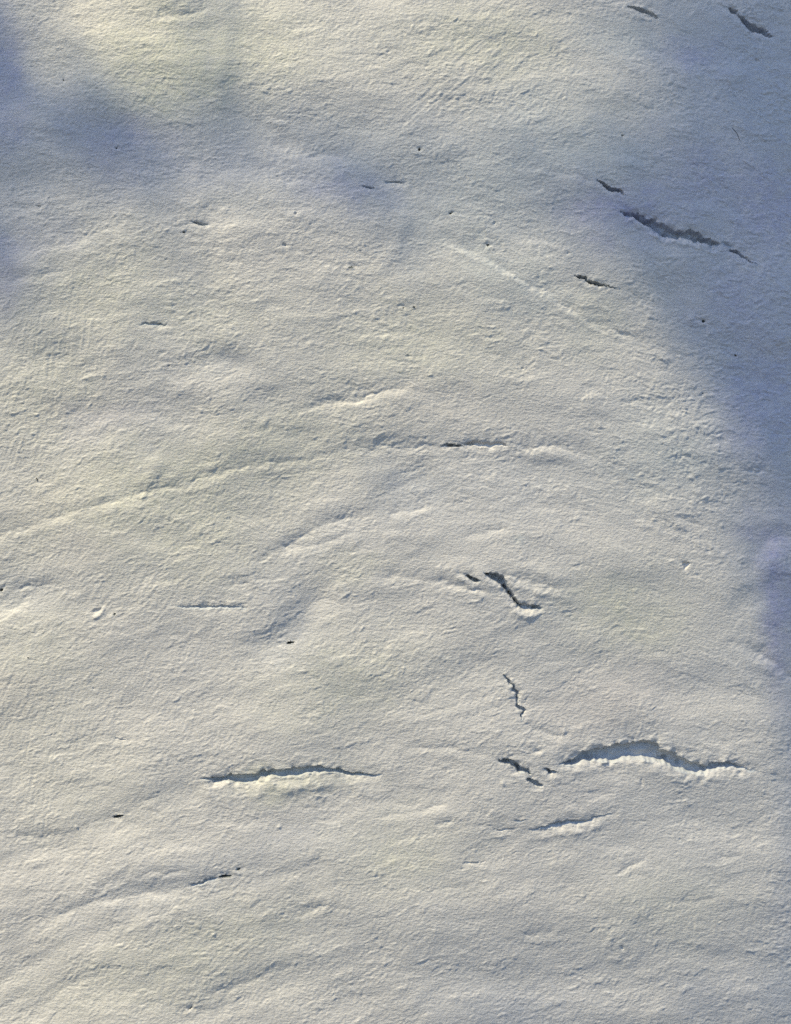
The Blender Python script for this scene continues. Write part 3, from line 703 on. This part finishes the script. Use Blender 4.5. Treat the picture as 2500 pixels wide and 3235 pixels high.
def shade_of(x, y):
    xb = np.interp(y, [p[1 - 1] for p in XBY], [p[1] for p in XBY])
    far = np.clip((3500 - x) / 500, 0, 1) * np.clip((y + 1100) / 400, 0, 1)
    m = .50 * sstep(-210, 240, x - xb) * far * np.where(y > 2000, .8, 1)
    for bx, by, rx, ry, dg, k in CLUMPS:
        ca, sa = math.cos(math.radians(dg)), math.sin(math.radians(dg))
        A = (x - bx) * ca - (y - by) * sa; C = (x - bx) * sa + (y - by) * ca
        m = 1 - (1 - m) * (1 - k * np.exp(-((A / rx) ** 2 + (C / ry) ** 2)))
    for bx, by, rx, ry, k in ((2360,1070,130,50,.35),(2350,1440,80,55,.35),(2330,240,60,60,.15)):
        m = m * (1 - k * np.exp(-(((x - bx) / rx) ** 2 + ((y - by) / ry) ** 2)))
    return np.clip(m, 0, .9)
rg = np.random.RandomState(5)
LL, LW = .017, .009
a_px = LL * LW * .62 * .5 / PX ** 2
x0, x1, y0, y1 = -700, 3500, -1100, 3500
lam = -math.log(1 - .9) / a_px
npts = rg.poisson(lam * (x1 - x0) * (y1 - y0))
qx = rg.uniform(x0, x1, npts); qy = rg.uniform(y0, y1, npts)
m = shade_of(qx, qy)
keep = rg.uniform(size=npts) < -np.log(1 - m) / -math.log(1 - .9)
keep &= m > .04
qx, qy = qx[keep], qy[keep]
tt_ = rg.uniform(1.7, 2.5, len(qx))
LP = np.stack([(qx - CX) * PX, np.zeros(len(qx)), ZC + (CY - qy) * PX], -1) + tt_[:, None] * TL[None, :]
nl = len(LP)
def unit(v): return v / np.linalg.norm(v, axis=-1, keepdims=True)
d1 = unit(rg.normal(size=(nl, 3))); d2 = unit(np.cross(d1, rg.normal(size=(nl, 3)))); d3 = np.cross(d1, d2)
sc_ = rg.uniform(.75, 1.25, (nl, 1))
shape = [(-.5, 0, 0), (-.15, .5, .12), (.2, .42, .1), (.5, 0, -.1), (.2, -.42, .1), (-.15, -.5, .12)]
LV = np.stack([LP + sc_ * (d1 * u * LL + d2 * v * LW + d3 * w * LW) for u, v, w in shape], 1).reshape(-1, 3)
base = np.arange(nl)[:, None] * 6
LF = np.concatenate([base + np.array([[0, 1, 2, 3]]), base + np.array([[0, 3, 4, 5]])], 0)
M_LEAF = mat_plain("leaf", (.05, .10, .03), (.09, .15, .05), 30, rough=.5)
M_BARK = mat_plain("bark", (.10, .08, .06), (.20, .17, .13), 40, bump=.01)
tree = bpy.data.objects.new("tree", None); scene.collection.objects.link(tree)
tree["label"] = "leafy tree standing in front of the wall, casting soft blue shade"; tree["category"] = "tree"; tree["kind"] = "thing"
me = bpy.data.meshes.new("crown"); me.from_pydata(LV.tolist(), [], LF.tolist()); me.update()
cr = link("crown", me, tree, M_LEAF); cr["kind"] = "stuff"

def tube(name, pts, parent):
    vs, fs, ns = [], [], 10
    pts = [(np.array(p[:3], float), p[3]) for p in pts]
    for i, (c, r) in enumerate(pts):
        td = pts[min(i + 1, len(pts) - 1)][0] - pts[max(i - 1, 0)][0]; td /= np.linalg.norm(td)
        u = np.cross(td, (0.31, .87, .2)); u /= np.linalg.norm(u); w = np.cross(td, u)
        for k in range(ns):
            a = 2 * math.pi * k / ns; vs.append(tuple(c + r * (1 + .08 * math.sin(3 * a + i)) * (math.cos(a) * u + math.sin(a) * w)))
    for i in range(len(pts) - 1):
        for k in range(ns): fs.append((i * ns + k, i * ns + (k + 1) % ns, (i + 1) * ns + (k + 1) % ns, (i + 1) * ns + k))
    fs += [tuple(range(ns))[::-1], tuple((len(pts) - 1) * ns + k for k in range(ns))]
    me = bpy.data.meshes.new(name); me.from_pydata(vs, [], fs); me.update()
    for p in me.polygons: p.use_smooth = True
    return link(name, me, parent, M_BARK)
def up_sun(px, py, t):          # point of the crown whose shade falls on that place of the wall
    return np.array(((px - CX) * PX, 0, ZC + (CY - py) * PX)) + t * TL
top = up_sun(3050, -300, 2.1)
fork = up_sun(3000, 900, 2.1)
tube("trunk", [(fork[0] + .12, fork[1] - .1, 0, .13), (fork[0] + .08, fork[1] - .06, 1.2, .105), (fork[0] + .03, fork[1], 1.9, .09), (*fork, .075), (*top, .03)], tree)
def branch(pts, r0, r1):
    P = [up_sun(*p) for p in pts]; n_ = len(P)
    tube("branch", [(*p, r0 + (r1 - r0) * i / (n_ - 1)) for i, p in enumerate(P)], tree)
branch([(3000,900,2.10),(2500,700,2.13),(1900,640,2.16),(1200,600,2.16),(700,540,2.13),(300,430,2.10),(-100,300,2.10)], .0065, .002)
branch([(3000,900,2.10),(2600,1300,2.04),(2450,1900,1.98),(2500,2600,1.98),(2450,3200,1.98)], .012, .003)
branch([(3040,-100,2.10),(2500,60,2.16),(2250,250,2.22),(2200,500,2.22)], .008, .003)
branch([(760,545,2.13),(700,330,2.04),(712,150,1.98),(725,-80,1.92)], .0055, .005)
branch([(640,540,2.12),(625,650,2.04),(560,1000,1.98),(500,1350,1.92),(480,1560,1.89)], .0032, .0018)
branch([(1330,600,2.16),(1275,720,2.13),(1250,800,2.10)], .005, .004)
branch([(-100,300,2.10),(-150,100,2.10),(-200,-200,2.10)], .006, .003)
branch([(-100,300,2.10),(-60,700,2.10),(0,950,2.10)], .005, .002)
